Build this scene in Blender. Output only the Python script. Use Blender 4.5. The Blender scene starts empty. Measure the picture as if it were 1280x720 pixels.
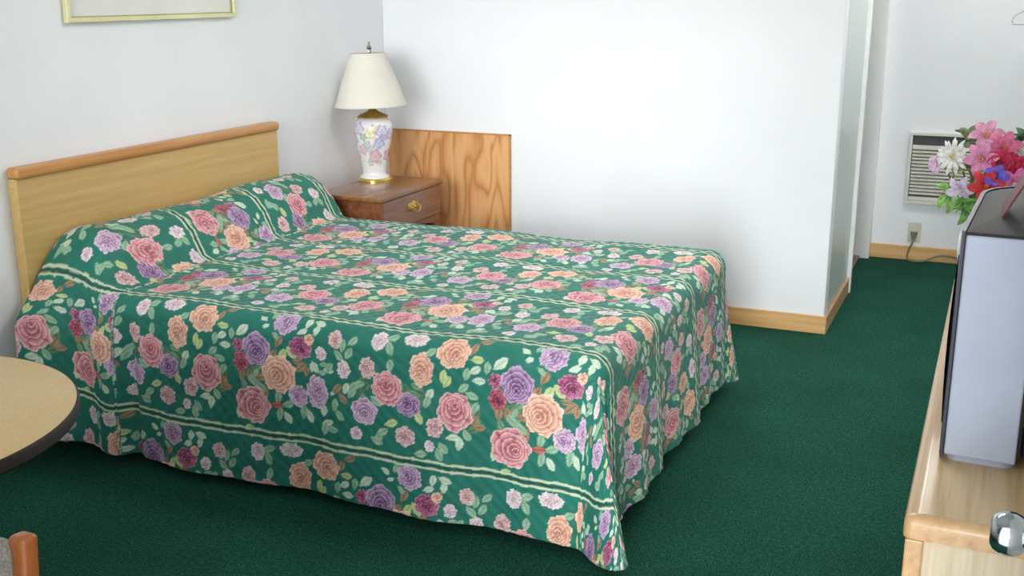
import bpy, bmesh, math, random
import numpy as np
from mathutils import Vector, Matrix
PI = math.pi
C = bpy.context.scene.collection
random.seed(5)

# ------------------------------------------------------------------ helpers
def lin(c):
    return tuple(((v/255)/12.92 if v/255 <= .04045 else ((v/255+.055)/1.055)**2.4) for v in c)
def L4(c): return lin(c)+(1.0,)

def obj(name, bm, mat, parent=None, smooth=False):
    me = bpy.data.meshes.new(name)
    bmesh.ops.recalc_face_normals(bm, faces=bm.faces[:])
    bm.to_mesh(me); bm.free()
    if smooth:
        for p in me.polygons: p.use_smooth = True
        try: me.set_sharp_from_angle(angle=math.radians(38))
        except Exception: pass
    o = bpy.data.objects.new(name, me); C.objects.link(o)
    if mat: me.materials.append(mat)
    if parent: o.parent = parent
    return o
def struct(name, bm, mat, parent=None, smooth=False):
    o = obj(name, bm, mat, parent, smooth)
    if parent is None: o['kind'] = 'structure'
    return o
def tag(o, label, cat, group=None):
    o['label'] = label; o['category'] = cat
    if group: o['group'] = group
    return o
def thing(name, label, cat, loc=(0,0,0), rz=0, group=None):
    o = bpy.data.objects.new(name, None); C.objects.link(o)
    o.location = loc; o.rotation_euler = (0,0,rz); o.empty_display_size = .1
    return tag(o, label, cat, group)

def bx(bm, x0,x1,y0,y1,z0,z1, bev=0, seg=2):
    r = bmesh.ops.create_cube(bm, size=1)
    vs = r['verts']
    for v in vs:
        v.co = Vector(((x0+x1)/2+v.co.x*(x1-x0), (y0+y1)/2+v.co.y*(y1-y0), (z0+z1)/2+v.co.z*(z1-z0)))
    if bev > 0:
        es = list({e for v in vs for e in v.link_edges})
        bmesh.ops.bevel(bm, geom=es, offset=bev, segments=seg, profile=.5, affect='EDGES')
    return bm
def box(x0,x1,y0,y1,z0,z1,bev=0,seg=2):
    return bx(bmesh.new(), x0,x1,y0,y1,z0,z1,bev,seg)
def lathe(bm, prof, n=32, cx=0, cy=0, cz=0, tilt=None, rmod=None):
    rings = []
    for r, z in prof:
        ring = []
        for k in range(n):
            a = 2*PI*k/n
            rr = r if rmod is None else rmod(r, z, a)
            p = Vector((rr*math.cos(a), rr*math.sin(a), z))
            if tilt: p = tilt @ p
            ring.append(bm.verts.new(p+Vector((cx,cy,cz))))
        rings.append(ring)
    for a, b in zip(rings, rings[1:]):
        for k in range(n):
            bm.faces.new((a[k], a[(k+1)%n], b[(k+1)%n], b[k]))
    if prof[0][0] > 1e-6: bm.faces.new(rings[0][::-1])
    if prof[-1][0] > 1e-6: bm.faces.new(rings[-1])
    return bm
def tube(bm, pts, r, n=8, closed=False):
    pts = [Vector(p) for p in pts]
    rings = []
    up = Vector((0,0,1))
    for i, p in enumerate(pts):
        if closed: t = pts[(i+1)%len(pts)]-pts[i-1]
        else: t = pts[min(i+1,len(pts)-1)]-pts[max(i-1,0)]
        t.normalize()
        s = t.cross(up)
        if s.length < 1e-3: s = t.cross(Vector((0,1,0)))
        s.normalize(); u = s.cross(t)
        rr = r[i] if isinstance(r,(list,tuple)) else r
        rings.append([bm.verts.new(p+s*rr*math.cos(2*PI*k/n)+u*rr*math.sin(2*PI*k/n)) for k in range(n)])
    m = len(rings)
    for i in range(m if closed else m-1):
        a, b = rings[i], rings[(i+1)%m]
        for k in range(n): bm.faces.new((a[k], a[(k+1)%n], b[(k+1)%n], b[k]))
    if not closed:
        bm.faces.new(rings[0][::-1]); bm.faces.new(rings[-1])
    return bm
def spline(pts, n=8):
    P = [Vector(p) for p in pts]; out = []
    for i in range(len(P)-1):
        p0 = P[max(i-1,0)]; p1 = P[i]; p2 = P[i+1]; p3 = P[min(i+2,len(P)-1)]
        for k in range(n):
            t = k/n
            out.append(.5*((2*p1)+(p2-p0)*t+(2*p0-5*p1+4*p2-p3)*t*t+(3*p1-p0-3*p2+p3)*t**3))
    out.append(P[-1]); return out
def prism(bm, poly, z0, z1):
    """outline in xy, extruded along z"""
    a = [bm.verts.new((x,y,z0)) for x,y in poly]; b = [bm.verts.new((x,y,z1)) for x,y in poly]
    n = len(poly)
    for k in range(n): bm.faces.new((a[k], a[(k+1)%n], b[(k+1)%n], b[k]))
    bm.faces.new(a[::-1]); bm.faces.new(b)
    return bm
def bevel_all(bm, off, seg=2, ang=30):
    bmesh.ops.recalc_face_normals(bm, faces=bm.faces[:]); bm.normal_update()
    es = [e for e in bm.edges if len(e.link_faces)==2 and e.calc_face_angle(0) > math.radians(ang)]
    bmesh.ops.bevel(bm, geom=es, offset=off, segments=seg, profile=.5, affect='EDGES')
    return bm

# ------------------------------------------------------------------ materials
class NT:
    def __init__(s, name):
        s.m = bpy.data.materials.new(name); s.m.use_nodes = True
        s.t = s.m.node_tree; s.b = s.t.nodes['Principled BSDF']
    def n(s, typ, **kw):
        nd = s.t.nodes.new(typ)
        for k, v in kw.items():
            if k in nd.inputs.keys() if isinstance(k,str) else False: nd.inputs[k].default_value = v
            else: setattr(nd, k, v)
        return nd
    def l(s, a, b): s.t.links.new(a, b)
def ramp(nt, fac, stops):
    r = nt.n('ShaderNodeValToRGB'); e = r.color_ramp.elements
    while len(e) < len(stops): e.new(.5)
    for el, (p, c) in zip(e, stops): el.position = p; el.color = L4(c)
    nt.l(fac, r.inputs[0]); return r.outputs[0]
def coords(nt, scale=(1,1,1), rot=(0,0,0)):
    tc = nt.n('ShaderNodeTexCoord'); mp = nt.n('ShaderNodeMapping')
    mp.inputs['Scale'].default_value = scale; mp.inputs['Rotation'].default_value = rot
    nt.l(tc.outputs['Object'], mp.inputs[0]); return mp.outputs[0]
def noise(nt, vec, scale, detail=3, rough=.5, dist=0):
    n = nt.n('ShaderNodeTexNoise'); n.inputs['Scale'].default_value = scale
    n.inputs['Detail'].default_value = detail; n.inputs['Roughness'].default_value = rough
    n.inputs['Distortion'].default_value = dist
    nt.l(vec, n.inputs['Vector']); return n.outputs['Fac']
def bump(nt, h, strength, dist=.01):
    b = nt.n('ShaderNodeBump'); b.inputs['Strength'].default_value = strength; b.inputs['Distance'].default_value = dist
    nt.l(h, b.inputs['Height']); nt.l(b.outputs[0], nt.b.inputs['Normal'])
def plain(name, col, rough=.5, metal=0, var=.06, vscale=9, bmp=0, bscale=200, coat=0, sheen=0):
    nt = NT(name)
    v = noise(nt, coords(nt), vscale, 2)
    lo = tuple(max(0,c*(1-var)) for c in col); hi = tuple(min(255,c*(1+var)) for c in col)
    nt.l(ramp(nt, v, [(.3,lo),(.7,hi)]), nt.b.inputs['Base Color'])
    nt.b.inputs['Roughness'].default_value = rough; nt.b.inputs['Metallic'].default_value = metal
    nt.b.inputs['Coat Weight'].default_value = coat; nt.b.inputs['Sheen Weight'].default_value = sheen
    if bmp: bump(nt, noise(nt, coords(nt), bscale, 2), bmp, .002)
    return nt.m
def grain(name, cols, axis='y', rough=.45, fine=60, stretch=.035, coat=0., wave=0, along=1.0, lam=1):
    """straight or cathedral wood grain running along the given object axis"""
    nt = NT(name)
    sc = {'x':(stretch,1,1),'y':(1,stretch,1),'z':(1,1,stretch)}[axis]
    v = coords(nt, sc)
    f = noise(nt, v, fine, 5, .6)
    if wave:
        sc2 = {'x':(.22,1,1),'y':(1,.22,1),'z':(1,1,.22)}[axis]
        v2 = coords(nt, sc2)
        n2 = noise(nt, v2, wave*.55, 2, .45, .3)
        m = nt.n('ShaderNodeMath', operation='MULTIPLY'); nt.l(n2, m.inputs[0]); m.inputs[1].default_value = 17
        fr = nt.n('ShaderNodeMath', operation='PINGPONG'); nt.l(m.outputs[0], fr.inputs[0]); fr.inputs[1].default_value = 1
        mx = nt.n('ShaderNodeMath', operation='MULTIPLY_ADD'); nt.l(fr.outputs[0], mx.inputs[0]); mx.inputs[1].default_value = .55
        m3 = nt.n('ShaderNodeMath', operation='MULTIPLY'); nt.l(f, m3.inputs[0]); m3.inputs[1].default_value = .5
        nt.l(m3.outputs[0], mx.inputs[2]); f = mx.outputs[0]
    nt.l(ramp(nt, f, [(.28 if not wave else .24,cols[0]),(.5 if not wave else .42,cols[1]),(.72,cols[2])]), nt.b.inputs['Base Color'])
    nt.b.inputs['Roughness'].default_value = rough; nt.b.inputs['Coat Weight'].default_value = coat
    nt.b.inputs['Coat Roughness'].default_value = .2
    bump(nt, f, .08, .002)
    return nt.m
def vcol(name, rough, attr='print', sheen=0, coat=0, quilt=False):
    nt = NT(name)
    a = nt.n('ShaderNodeAttribute', attribute_name=attr)
    nt.l(a.outputs['Color'], nt.b.inputs['Base Color'])
    nt.b.inputs['Roughness'].default_value = rough
    nt.b.inputs['Sheen Weight'].default_value = she_w(sheen); nt.b.inputs['Sheen Roughness'].default_value = .4
    nt.b.inputs['Coat Weight'].default_value = coat; nt.b.inputs['Coat Roughness'].default_value = .08
    if quilt:
        v = coords(nt)
        vo = nt.n('ShaderNodeTexVoronoi', feature='SMOOTH_F1'); vo.inputs['Scale'].default_value = 26
        nt.l(v, vo.inputs['Vector'])
        n2 = noise(nt, v, 9, 3)
        ad = nt.n('ShaderNodeMath', operation='MULTIPLY_ADD'); nt.l(vo.outputs['Distance'], ad.inputs[0]); ad.inputs[1].default_value = -.6; nt.l(n2, ad.inputs[2])
        bump(nt, ad.outputs[0], .35, .008)
    return nt.m
def she_w(x): return x

M = {}
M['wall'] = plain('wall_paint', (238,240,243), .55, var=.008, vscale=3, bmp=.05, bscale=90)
M['wall_gloss_shaded'] = plain('shaded_semi_gloss_wall_paint', (200,210,206), .3, var=.01, vscale=3, bmp=.04, bscale=60)  # side wall's shade is put into this darker paint tone
M['ceiling'] = plain('ceiling_paint', (240,240,238), .8, var=.01, bmp=.2, bscale=60)
M['trim'] = plain('white_trim_paint', (238,240,238), .35, var=.01, vscale=5)
M['oak'] = grain('light_oak_veneer', ((196,160,98),(206,170,108),(214,180,120)), 'y', .42, 55)
M['oak_cap'] = grain('oak_cap_moulding', ((176,118,56),(196,138,74),(210,154,90)), 'y', .35, 60, coat=.2)
M['panel'] = grain('red_oak_plywood', ((192,128,72),(218,158,100),(228,174,118)), 'z', .5, 130, wave=11)
M['base_x'] = grain('oak_baseboard', ((196,146,88),(216,170,110),(228,186,130)), 'x', .45, 60)
M['base_y_shaded'] = grain('oak_baseboard_side_shaded', ((176,134,92),(196,154,112),(210,168,124)), 'y', .45, 60)  # darker copy of the oak, shade along the side wall painted in
M['cherry'] = grain('brown_stained_wood', ((104,58,34),(136,82,52),(156,98,64)), 'y', .28, 50, coat=.5)
M['cherry_top'] = grain('brown_stained_wood_top', ((112,72,38),(138,94,54),(156,110,66)), 'y', .25, 50, coat=.3)
M['brass'] = plain('aged_brass', (196,164,84), .35, .6, var=.1)
M['gold'] = plain('polished_gold_rim', (222,196,110), .25, .8, var=.05)
M['gold_frame'] = plain('cream_gold_moulding', (226,222,176), .35, .35, var=.04)
M['frame_side'] = plain('dull_gold_moulding_edge', (176,176,126), .35, .5, var=.04)
M['mat'] = plain('picture_mat_paper', (232,232,226), .9, var=.01)
M['shade'] = plain('cream_pleated_fabric', (226,222,210), .8, var=.015)
M['dresser_top'] = grain('honey_laminate', ((214,178,124),(230,200,150),(240,214,168)), 'y', .35, 70, coat=.2)
M['dresser_edge'] = grain('honey_wood_edge', ((204,156,104),(222,178,128),(232,190,142)), 'y', .28, 50, coat=.5)
M['dresser_side'] = grain('pale_laminate', ((218,196,160),(232,214,182),(240,226,198)), 'z', .4, 90, coat=.1)
M['silver'] = plain('silver_plastic', (182,190,210), .42, .05, var=.02)
M['tv_grey'] = plain('dark_grey_plastic', (56,51,51), .6, var=.03, bmp=.1, bscale=400)
M['tv_dark'] = plain('black_blue_plastic', (48,54,72), .4, var=.03)
M['screen'] = plain('dark_glass_screen', (22,26,28), .06, coat=1)
M['chrome'] = plain('polished_chrome', (205,210,216), .12, 1, var=.01)
M['maroon'] = plain('maroon_card', (112,18,38), .45, var=.05)
M['maroon_shaded'] = plain('shaded_maroon_card', (70,18,34), .6, var=.05)  # card colour darkened to paint in the shade inside the fold
M['vase'] = plain('white_ceramic', (232,234,238), .2, coat=.6, var=.01)
M['ac'] = plain('beige_painted_metal', (220,218,206), .45, var=.02)
M['ac_dark'] = plain('dark_grille_cavity', (84,86,84), .7, var=.05)
M['ac_strip'] = plain('charcoal_vent_strip', (62,64,62), .5, var=.08)
M['outlet'] = plain('ivory_plastic', (206,206,186), .4, var=.02)
M['cord'] = plain('olive_grey_cord', (118,122,98), .6, var=.05)
M['cordl'] = plain('light_beige_cord', (176,166,130), .6, var=.05)
M['table_top'] = plain('beige_laminate', (216,186,132), .35, var=.03, vscale=160)
M['table_edge'] = plain('dark_brown_edge', (38,28,24), .6, var=.1)
M['table_base'] = plain('black_cast_metal', (36,34,34), .5, .4, var=.1)
M['chair_wood'] = grain('orange_stained_wood', ((140,74,34),(172,96,46),(192,114,60)), 'z', .35, 50, coat=.3)
M['chair_fab'] = plain('grey_tweed_upholstery', (150,148,140), .9, var=.15, vscale=240, bmp=.4, bscale=300)
M['mattress'] = plain('white_ticking', (215,215,210), .9, var=.03)
M['metal_dark'] = plain('dark_metal', (50,50,52), .5, .8, var=.1)
M['hanger'] = plain('pale_plastic', (196,200,200), .35, var=.02)
M['door'] = plain('white_door_paint', (232,232,226), .4, var=.015)
M['threshold'] = grain('threshold_wood', ((120,84,62),(146,106,82),(160,120,96)), 'y', .4, 50)

def carpet():
    nt = NT('green_loop_carpet'); v = coords(nt)
    n1 = noise(nt, v, 190, 3, .75); n2 = noise(nt, v, 2.2, 3, .5); n3 = noise(nt, v, 70, 2, .6)
    c1 = ramp(nt, n1, [(.3,(8,50,40)),(.5,(24,90,72)),(.72,(76,136,112))])
    c2 = ramp(nt, n2, [(.35,(222,228,224)),(.65,(255,255,255))])
    c3 = ramp(nt, n3, [(.35,(206,206,216)),(.65,(255,255,255))])
    m = nt.n('ShaderNodeMix', data_type='RGBA', blend_type='MULTIPLY'); m.inputs[0].default_value = 1
    nt.l(c1, m.inputs[6]); nt.l(c2, m.inputs[7])
    m2 = nt.n('ShaderNodeMix', data_type='RGBA', blend_type='MULTIPLY'); m2.inputs[0].default_value = 1
    nt.l(m.outputs[2], m2.inputs[6]); nt.l(c3, m2.inputs[7])
    nt.l(m2.outputs[2], nt.b.inputs['Base Color'])
    nt.b.inputs['Roughness'].default_value = .95; nt.b.inputs['Sheen Weight'].default_value = .0; nt.b.inputs['Specular IOR Level'].default_value = .15
    bump(nt, n1, .6, .006)
    return nt.m
M['carpet'] = carpet()
def glass():
    nt = NT('window_pane_glass'); o = nt.t.nodes['Material Output']
    tr = nt.n('ShaderNodeBsdfTransparent'); gl = nt.n('ShaderNodeBsdfGlossy'); gl.inputs['Roughness'].default_value = .02
    fr = nt.n('ShaderNodeFresnel'); mx = nt.n('ShaderNodeMixShader')
    nt.l(fr.outputs[0], mx.inputs[0]); nt.l(tr.outputs[0], mx.inputs[1]); nt.l(gl.outputs[0], mx.inputs[2]); nt.l(mx.outputs[0], o.inputs[0])
    return nt.m
M['glass'] = glass()

# ------------------------------------------------------------------ the room
CX = 2.227; YF = 1.655; YN = -4.44; XR = 3.32; ZC = 2.44
struct('floor', box(-.15, XR+.15, YN-.12, YF+.15, -.12, 0), M['carpet'])
struct('ceiling', box(-.15, XR+.15, YN-.12, YF+.15, ZC, ZC+.1), M['ceiling'])
struct('wall_left', box(-.15, 0, YN-.12, YF+.15, 0, ZC), M['wall'])
struct('wall_right', box(XR, XR+.15, YN-.12, YF+.15, 0, ZC), M['wall'])
struct('wall_far', box(0, XR, YF, YF+.15, 0, ZC), M['wall'])
struct('wall_back', box(0, CX, 0, .1, 0, ZC, .006), M['wall'])
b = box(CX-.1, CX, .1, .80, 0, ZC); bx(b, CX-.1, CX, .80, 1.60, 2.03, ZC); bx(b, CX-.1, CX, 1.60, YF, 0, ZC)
struct('wall_side', b, M['wall_gloss_shaded'])
DX0, DX1 = 2.06, 2.965; WX0, WX1, WZ0, WZ1 = .35, 1.90, .92, 2.15
b = box(0, WX0, YN-.12, YN, 0, ZC)
bx(b, WX0, WX1, YN-.12, YN, 0, WZ0); bx(b, WX0, WX1, YN-.12, YN, WZ1, ZC)
bx(b, WX1, DX0, YN-.12, YN, 0, ZC); bx(b, DX0, DX1, YN-.12, YN, 2.05, ZC); bx(b, DX1, XR, YN-.12, YN, 0, ZC)
struct('wall_front', b, M['wall'])
# window in the front wall
b = bmesh.new()
for a in ((WX0,WX1,WZ0,WZ0+.05),(WX0,WX1,WZ1-.05,WZ1),(WX0,WX0+.05,WZ0,WZ1),(WX1-.05,WX1,WZ0,WZ1),((WX0+WX1)/2-.02,(WX0+WX1)/2+.02,WZ0,WZ1)):
    bx(b, a[0],a[1], YN-.09, YN-.04, a[2],a[3], .004)
w = struct('window_1', b, M['trim'])
struct('window_pane', box(WX0+.05, WX1-.05, YN-.068, YN-.064, WZ0+.05, WZ1-.05), M['glass'], w)
# entrance door standing open against the right, its chrome knob pokes into view
DY0, DY1 = YN+.02, -3.535
b = box(2.967, 3.007, DY0, DY1, .012, 2.03, .003)
dr = struct('door_1', b, M['door'])
KX, KY, KZ = 2.927, -3.595, .862
R90 = Matrix.Rotation(-PI/2, 3, 'Y')
b = bmesh.new()
lathe(b, [(.031,-.040),(.031,-.036),(.027,-.033),(.013,-.031),(.012,-.022),(.015,-.018),(.023,-.012),(.0268,-.003),(.0275,.005),(.026,.013),(.0215,.020),(.016,.0235),(.0135,.0243),(.0,.0245)], 40, KX, KY, KZ, R90)
k = struct('door_knob', b, M['chrome'], dr, True)
k['label'] = 'round chrome door knob'
# baseboards
def bb(name, x0,x1,y0,y1, mat, h=.082): return struct(name, box(x0,x1,y0,y1,.0,h,.004), mat)
bb('baseboard_back', .7, CX+.012, -.013, 0, M['base_x'])
bb('baseboard_side', CX, CX+.013, 0, .765, M['base_y_shaded'])
bb('baseboard_far', CX+.02, XR, YF-.013, YF, M['base_x'])
bb('baseboard_left', 0, .013, YN, -2.42, M['base_y_shaded'])
bb('baseboard_right', XR-.013, XR, YN, YF-.013, M['base_y_shaded'])
# bathroom doorway in the side wall
struct('trim_1', box(CX, CX+.02, .765, .80, 0, 2.07, .002), M['trim'])
struct('trim_2', box(CX-.11, CX+.02, 1.585, 1.599, 0, 2.03, .002), M['trim'])
struct('trim_3', box(CX+.0005, CX+.02, 1.5995, YF, 0, 2.07, .002), M['trim'])
struct('trim_4', box(CX+.0005, CX+.02, .8005, 1.5845, 2.03, 2.09, .002), M['trim'])
struct('trim_5', box(CX-.1, CX-.03, .80, 1.60, 0, .015, .004), M['threshold'])

# ------------------------------------------------------------------ wood panel on the back wall
t = thing('wall_panel', 'square of oak plywood fixed low on the white back wall behind the nightstand', 'wood panel', (.36,-.003,0))
b = box(.02-.36, .690-.36, -.012, .0, .13, .817, .001)
obj('plywood', b, M['panel'], t)
b = bmesh.new()
bx(b, .690-.36, .699-.36, -.014, .0, .13, .824, .001); bx(b, .02-.36, .699-.36, -.014, 0, .817, .824, .001)
e = obj('edge_strip', b, M['oak_cap'], t)

# ------------------------------------------------------------------ headboard
t = thing('headboard', 'light oak headboard with darker rounded top rail against the left wall', 'headboard', (0,-1.695,0))
HW = .7005
obj('panel', box(.003,.042,-HW,HW,.22,.925,.002), M['oak'], t)
obj('top_rail', box(.002,.056,-HW-.004,HW+.004,.925,.962,.012,4), M['oak_cap'], t, True)
for s in (-1,1):
    obj('post', box(.004,.036,s*(HW-.12)-.03,s*(HW-.12)+.03,0,.22,.002), M['oak'], t)

# ------------------------------------------------------------------ bed base
t = thing('bed', 'double bed base and mattress under the green rose bedspread', 'bed', (1.02,-1.64,0))
obj('mattress', box(-.93,.90,-.68,.68,.33,.535,.05,5), M['mattress'], t, True)
obj('box_spring', box(-.93,.90,-.68,.68,.15,.33,.02,3), M['mattress'], t, True)
for sx in (-1,1):
    for sy in (-1,1):
        b = lathe(bmesh.new(), [(.022,0),(.022,.05),(.014,.06),(.014,.15)], 16, sx*.8, sy*.58)
        obj('leg', b, M['metal_dark'], t, True)

# ------------------------------------------------------------------ bedspread
ELS = [('L','g',0.498,0.048,0.0217,0.0106,20),('L','g',0.497,0.08,0.0217,0.0106,-70),('L','y',0.668,0.147,0.0208,0.0106,80),('L','y',0.68,0.162,0.02,0.0106,60),('L','g',0.379,0.219,0.0225,0.0107,30),('L','g',0.371,0.24,0.0225,0.0107,60),('L','y',0.502,0.317,0.0217,0.0106,20),('L','g',0.46,0.371,0.0225,0.0106,70),('L','g',0.472,0.349,0.0217,0.0106,30),('L','g',0.453,0.379,0.0217,0.0106,-20),('L','w',0.626,0.207,0.0208,0.0106,60),('L','g',0.618,0.232,0.0208,0.0106,70),('L','y',0.773,0.088,0.02,0.0105,0),('L','w',0.766,0.119,0.02,0.0105,30),('L','g',0.74,0.134,0.02,0.0106,80),('L','g',0.729,0.176,0.02,0.0106,40),('L','g',0.755,0.195,0.02,0.0105,-20),('L','w',0.778,0.149,0.02,0.0105,0),('L','g',0.803,0.109,0.0192,0.0105,80),('L','w',0.719,0.347,0.0208,0.0106,80),('L','g',0.74,0.315,0.02,0.0105,-60),('L','w',0.699,0.329,0.02,0.0106,10),('L','g',0.67,0.364,0.0208,0.0106,-50),('L','g',0.659,0.386,0.0217,0.0106,-70),('L','g',0.6,0.394,0.0208,0.0106,10),('L','g',0.765,0.231,0.02,0.0105,60),('L','b',0.757,0.059,0.02,0.0105,70),('L','b',0.787,0.03,0.02,0.0105,20),('L','g',0.451,0.254,0.0217,0.0106,-40),('L','g',0.626,0.079,0.02,0.0106,30),('L','g',0.499,0.133,0.0208,0.0106,80),('L','y',0.592,0.282,0.0217,0.0106,-60),('L','b',0.764,0.27,0.02,0.0105,60),('L','b',0.777,0.287,0.0208,0.0105,10),('L','w',0.841,0.093,0.0256,0.0135,40),('L','w',0.217,0.045,0.0183,0.0098,80),('L','w',0.204,0.074,0.0171,0.0092,20),('L','w',0.252,0.039,0.0198,0.0111,-20),('L','w',0.25,0.065,0.0175,0.0098,80),('L','w',0.237,0.18,0.0171,0.0091,80),('L','g',0.277,0.166,0.0152,0.0084,10),('L','w',0.293,0.182,0.0183,0.0097,0),('L','g',0.268,0.194,0.0147,0.0078,0),('L','y',0.134,0.155,0.023,0.0119,60),('L','y',0.164,0.143,0.023,0.0119,-50),('L','g',0.026,0.25,0.0217,0.0115,-50),('L','g',0.052,0.268,0.0217,0.0114,-40),('L','g',0.113,0.297,0.0217,0.0113,80),('L','g',0.145,0.316,0.0217,0.0113,20),('L','w',0.143,0.359,0.0204,0.0106,-60),('L','g',0.116,0.351,0.0217,0.0113,80),('L','g',0.2,0.332,0.0243,0.0125,80),('L','w',0.221,0.342,0.022,0.0118,-70),('L','w',0.273,0.316,0.0196,0.0104,80),('L','w',0.305,0.254,0.011,0.0058,40),('L','w',0.822,0.365,0.0187,0.0095,80),('L','r',0.108,0.323,0.0204,0.0107,0),('L','g',0.093,0.031,0.0153,0.008,70),('L','w',0.058,0.046,0.0153,0.008,-30),('L','w',0.074,0.07,0.0128,0.0067,20),('L','g',0.035,0.229,0.0147,0.0074,60),('L','b',0.197,0.187,0.0244,0.0131,40),('L','b',0.216,0.196,0.0183,0.0098,80),('L','b',0.185,0.171,0.0183,0.0099,0),('L','b',0.23,0.099,0.022,0.0118,60),('L','b',0.122,0.113,0.022,0.012,60),('L','g',0.112,0.095,0.0153,0.008,-40),('L','y',0.005,0.41,0.0173,0.0088,20),('L','g',0.343,0.097,0.0196,0.0096,80),('L','g',0.376,0.079,0.0196,0.0096,40),('L','g',0.329,0.128,0.0204,0.0096,-50),('L','g',0.363,0.118,0.0204,0.0096,60),('L','g',0.369,0.228,0.0196,0.0096,40),('L','g',0.396,0.208,0.0196,0.0096,20),('L','w',0.351,0.231,0.0196,0.0096,70),('L','b',0.34,0.265,0.0204,0.0096,-50),('L','b',0.321,0.236,0.0204,0.0096,50),('L','w',0.284,0.353,0.0204,0.0097,20),('L','g',0.301,0.372,0.0204,0.0097,0),('L','g',0.273,0.376,0.0212,0.0097,80),('L','g',0.328,0.32,0.0204,0.0096,-50),('L','g',0.312,0.29,0.0204,0.0096,80),('L','w',0.246,0.178,0.0204,0.0097,-60),('L','g',0.294,0.176,0.0204,0.0097,60),('R','mauve',0.14,0.049,0.044,0.0433,0),('R','magenta',0.827,0.143,0.0213,0.0235,0),('R','crimson',0.833,0.196,0.028,0.0339,0),('R','magenta',0.198,0.125,0.0416,0.0366,0),('R','peach',0.23,0.096,0.0171,0.0176,0),('R','purple',0.042,0.147,0.0524,0.0569,0),('R','lavender',0.182,0.282,0.0351,0.038,0),('R','lavender',0.251,0.259,0.0397,0.0576,0),('R','peach',0.119,0.219,0.0626,0.0652,0),('R','pink',0.022,0.332,0.0653,0.0648,0),('R','white',0.269,0.133,0.0192,0.0237,0),('R','white',0.46,0.062,0.026,0.0319,0),('R','white',0.573,0.043,0.0403,0.0252,0),('R','blush',0.425,0.152,0.0274,0.0359,0),('R','lavender',0.413,0.293,0.0455,0.0452,0),('R','purple',0.558,0.249,0.0433,0.0398,0),('R','pink',0.489,0.208,0.0528,0.0598,0),('R','peach',0.6,0.133,0.0403,0.0557,0),('R','peach',0.697,0.073,0.0533,0.0503,0),('R','pink',0.704,0.25,0.0567,0.0648,0),('R','blush',0.644,0.306,0.0278,0.0331,0),('R','white',0.629,0.365,0.0174,0.0185,0),('R','blush',0.549,0.349,0.0347,0.0332,0),('R','white',0.385,0.367,0.021,0.0213,0),('R','blush',0.317,0.082,0.024,0.0279,0),('R','white',0.345,0.171,0.0228,0.031,0)]
PAL = {   # light, mid, dark
 'pink':((246,204,202),(218,148,156),(164,84,98)), 'peach':((250,220,196),(232,178,154),(186,120,104)),
 'purple':((212,184,212),(160,126,168),(98,58,106)), 'lavender':((234,214,230),(204,172,200),(144,102,142)),
 'magenta':((214,148,176),(168,84,124),(104,36,68)), 'crimson':((210,128,144),(164,74,94),(108,36,58)),
 'mauve':((224,204,222),(184,154,188),(124,88,130)), 'blush':((244,216,214),(222,182,182),(166,118,122)),
 'white':((246,236,236),(226,208,214),(184,152,162))}
LEAFC = {'g':((166,200,170),(104,152,122)), 'y':((208,220,160),(150,176,112)), 'w':((218,230,210),(160,192,166)),
         'b':((178,152,116),(112,88,70)), 'd':((96,140,112),(40,84,66)), 'G':((136,172,134),(76,118,88)), 'r':((206,120,110),(140,60,60))}
GREEN = np.array(lin((26,114,98)))
def A3(c): return np.array(lin(c))
def mixc(a, b, t): return a*(1-t[:,None])+b*t[:,None]
def sm(x, a, b):
    t = np.clip((x-a)/(b-a), 0, 1); return t*t*(3-2*t)
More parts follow.
